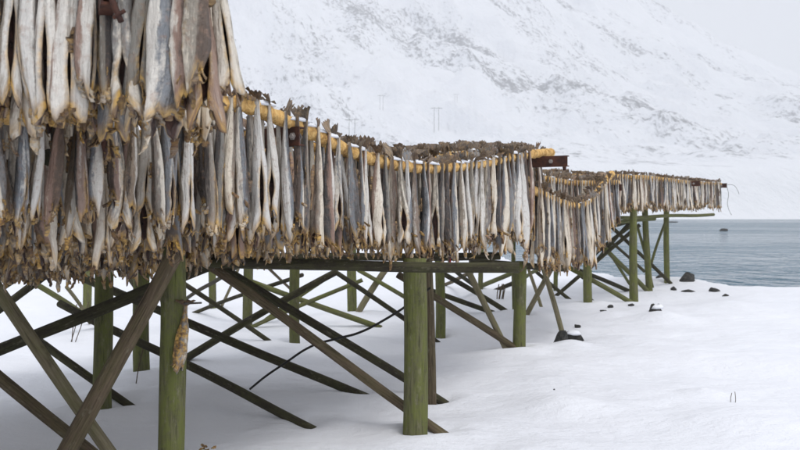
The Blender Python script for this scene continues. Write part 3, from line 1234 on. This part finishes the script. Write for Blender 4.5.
cable('plastic_strip', [P(455, 257, 11.8), P(456.5, 262, 11.8), P(458, 266, 11.8)], .014, M['red'], 'small red plastic strip hanging right behind the lower beam', 'plastic')


def rock_mesh(seed, flat=1.0):
    bpy_m = bpy.data.meshes.new('rock')
    import bmesh
    bm = bmesh.new()
    bmesh.ops.create_icosphere(bm, subdivisions=4, radius=1)
    pts = np.array([v.co[:] for v in bm.verts])
    g = np.random.default_rng(seed)
    k = np.ones(len(pts))
    for _ in range(15):
        nrm = g.normal(size=3); nrm /= np.linalg.norm(nrm)
        lim = g.uniform(.5, .82)
        dd = pts @ nrm
        k = np.minimum(k, np.where(dd > lim, lim / np.maximum(dd, 1e-3), 1))
    nz_ = fbm(pts[:, 0] * 2 + seed, pts[:, 1] * 2 + pts[:, 2] * 1.7, 4, seed)
    pts = pts * (k * (1 + .12 * nz_))[:, None]
    for v, p in zip(bm.verts, pts): v.co = p
    bm.to_mesh(bpy_m); bm.free()
    bpy_m.polygons.foreach_set('use_smooth', [True] * len(bpy_m.polygons))
    bpy_m.materials.append(M['rock'])
    return bpy_m


def rock(px, py, sx, sz, label, rz=0.3, snow=None, seed=1, tilt=0.0, D=None, lift=0.0, name='rock'):
    if D is None:
        p, D = base(px, py)
    else:
        p = P(px, py, D)
    p.z += lift
    a = sx * D / F / 2
    b = sz * D / F
    o = link(name, rock_mesh(seed), None, p, (tilt, tilt * .6, rz), (a, a * .8, b))
    tag(o, label, 'rock', 'dark rocks in the snow and along the shore')
    if snow:
        for (x, y, z, s) in snow:
            link('snow_cap', random.choice(LUMPS), o, (x, y, z), (0, 0, random.random() * 3), (s, s, s * .5))
    return o


rock(561, 348, 22, 17, 'dark rock with snow on its shoulder near the leaning pale prop, left half', .9, seed=3, tilt=.35)
rock(574, 343, 27, 15, 'flat topped dark rock right beside the snow capped one', .2, [(-.2, -.3, .55, .55)], seed=4, tilt=.15)
rock(577, 331, 9, 3.5, 'small dark stone peeking out behind the flat topped rock', .4, seed=5)
rock(588, 304, 17, 7, 'dark rock at the foot of the middle distance post', 1.0, [(0, 0, .75, .4)], seed=6)
rock(655, 316, 16, 9, 'dark rock half buried in a snow mound right of the far posts', .5, [(.45, -.1, .35, .95)], seed=7)
rock(603, 313, 8, 3, 'low dark stone in the snow, left of a close pair', .3, seed=8)
rock(611, 309.5, 9, 3, 'low dark stone in the snow, right of a close pair', .8, seed=9)
rock(631, 308.5, 7, 2.6, 'tiny dark stone in front of the tallest far post', .2, seed=10)
rock(687, 287, 20, 11, 'large grey boulder at the water edge beside the far rack', .2, seed=11)
rock(674, 291, 9, 4, 'dark stone just left of the water edge boulder', .6, seed=12)
rock(690, 292.5, 18, 3, 'long flat dark rock lying below the shore boulder', .1, seed=13, tilt=.1)
rock(715, 293, 13, 4.5, 'rounded dark rock on the shore right of the boulder', .3, seed=14)
rock(726, 295.5, 9, 2.5, 'rightmost low shore rock at the water line', .3, seed=15)
rock(660, 284, 12, 5, 'dark shore stone between the two outer far posts', .5, seed=16)
rock(621, 277, 12, 5, 'dark shore stone behind the tallest far post', .5, [(0, 0, .6, .5)], seed=17)
rock(603, 275, 10, 4, 'dark shore stone seen under the sagging fish row', .5, [(0, 0, .6, .6)], seed=18)
rock(723.5, 230.5, 12, 2.6, 'small dark skerry standing out in the fjord water', .2, seed=19, D=110)
rock(672, 222.3, 14, 1.0, 'distant low skerry by the far shore', .2, seed=20, D=200)
rock(554, 386, 3, 1.2, 'tiny dark pebble alone in the open snow', .2, seed=21)


def stem(px, py, h, lean, label, r=.006, n=1):
    p, D = base(px, py)
    root = empty('dry_stem', p)
    tag(root, label, 'plant', 'dry stems in the snow')
    for i in range(n):
        hh = h * D / F * random.uniform(.7, 1.1)
        a = Vector((random.uniform(-.01, .01) + i * .03, 0, -.05))
        b = a + Vector((lean * hh * random.uniform(.5, 1.3), random.uniform(-.04, .04), hh + .05))
        mid = (a + b) / 2 + Vector((random.uniform(-.02, .02), 0, 0))
        cable('stalk', [a, mid, b], r, M['stem'], parent=root)
    return root


stem(732, 396, 10, .1, 'two short dry stems standing in open snow at the right', .0035, 2)
stem(135, 385, 35, .35, 'thin dry twig rising beside the nearest post', .006, 1)
stem(70, 335, 45, .3, 'wiry dry twigs under the left part of the near rack', .007, 3)
stem(497, 302, 14, .2, 'little tuft of dry stems under the middle of the rack', .012, 5)
stem(437, 322, 20, .1, 'dry stem tuft behind the stout middle post', .012, 3)
stem(163, 312, 30, -.2, 'dry twigs standing far back left of the nearest post', .010, 3)

# scraps of fish fallen on the snow
for px, py, lab, sd in ((207, 446, 'torn fish scrap lying in the snow by the nearest post', 2),):
    p, D = base(px, py)
    o = link('fish_scrap', HI[sd][2], None, p + Vector((0, 0, .03)), (1.4, .2, sd), (.9, .9, .9))
    me = HI[sd][2]
    c = sum((v.co for v in me.vertices), Vector()) / len(me.vertices)
    o.location = p + Vector((0, 0, .02)) - (Euler((1.4, .2, sd)).to_matrix() @ (c * .9))
    tag(o, lab, 'fish scrap', kind='stuff')

# power line pylons far up the slope
def pylon(px, D, h, label):
    X = (px - 400) / F * D
    z = float(mountain_z(np.array([X]), np.array([D]))[0])
    root = empty('power_pylon', (X, D, z))
    tag(root, label, 'pylon', 'power line pylons on the slope')
    for s in (-1, 1):
        log('pylon_leg', root, Vector((X + s * h * .1, D, z - 2)), Vector((X + s * h * .1, D, z + h)), h * .007, h * .006, 'dark', wob=.01)
    log('crossarm', root, Vector((X - h * .26, D, z + h * .96)), Vector((X + h * .26, D, z + h * .96)), h * .007, h * .007, 'dark', wob=.01)


pylon(352, 600, 21, 'tallest of the distant power line pylons on the white slope')
pylon(381.5, 690, 13, 'small pylon just right of the tallest distant pylon')
pylon(436.5, 640, 18, 'distant pylon above the middle of the sagging front pole')
pylon(456, 720, 10, 'faint smallest pylon at the right of the line')
pylon(297, 560, 13, 'faint pylon above the rusty beam stub')
pylon(248, 540, 17, 'leftmost distant pylon beside the upper fish tier')

# ------------------------------------------------------------------ haze: the cold air between here and the mountain
def haze():
    x0, x1, y0, y1, z0, z1 = -1060, 2260, -60, 1960, -4.5, 1150
    V = [(x, y, z) for z in (z0, z1) for x, y in ((x0, y0), (x1, y0), (x1, y1), (x0, y1))]
    Fc = [(3, 2, 1, 0), (4, 5, 6, 7), (0, 1, 5, 4), (1, 2, 6, 5), (2, 3, 7, 6), (3, 0, 4, 7)]
    m = bpy.data.materials.new('haze')
    m.use_nodes = True
    nt = m.node_tree
    nt.nodes.remove(nt.nodes['Principled BSDF'])
    v = nt.nodes.new('ShaderNodeVolumePrincipled')
    v.inputs['Color'].default_value = (0.95, 0.965, 1, 1)
    v.inputs['Density'].default_value = 0.00042
    v.inputs['Anisotropy'].default_value = 0.0
    nt.links.new(v.outputs[0], nt.nodes['Material Output'].inputs['Volume'])
    o = link('haze', pydata('haze', V, Fc, m))
    tag(o, 'cold white haze veiling the mountain across the fjord', 'haze', kind='stuff')


haze()
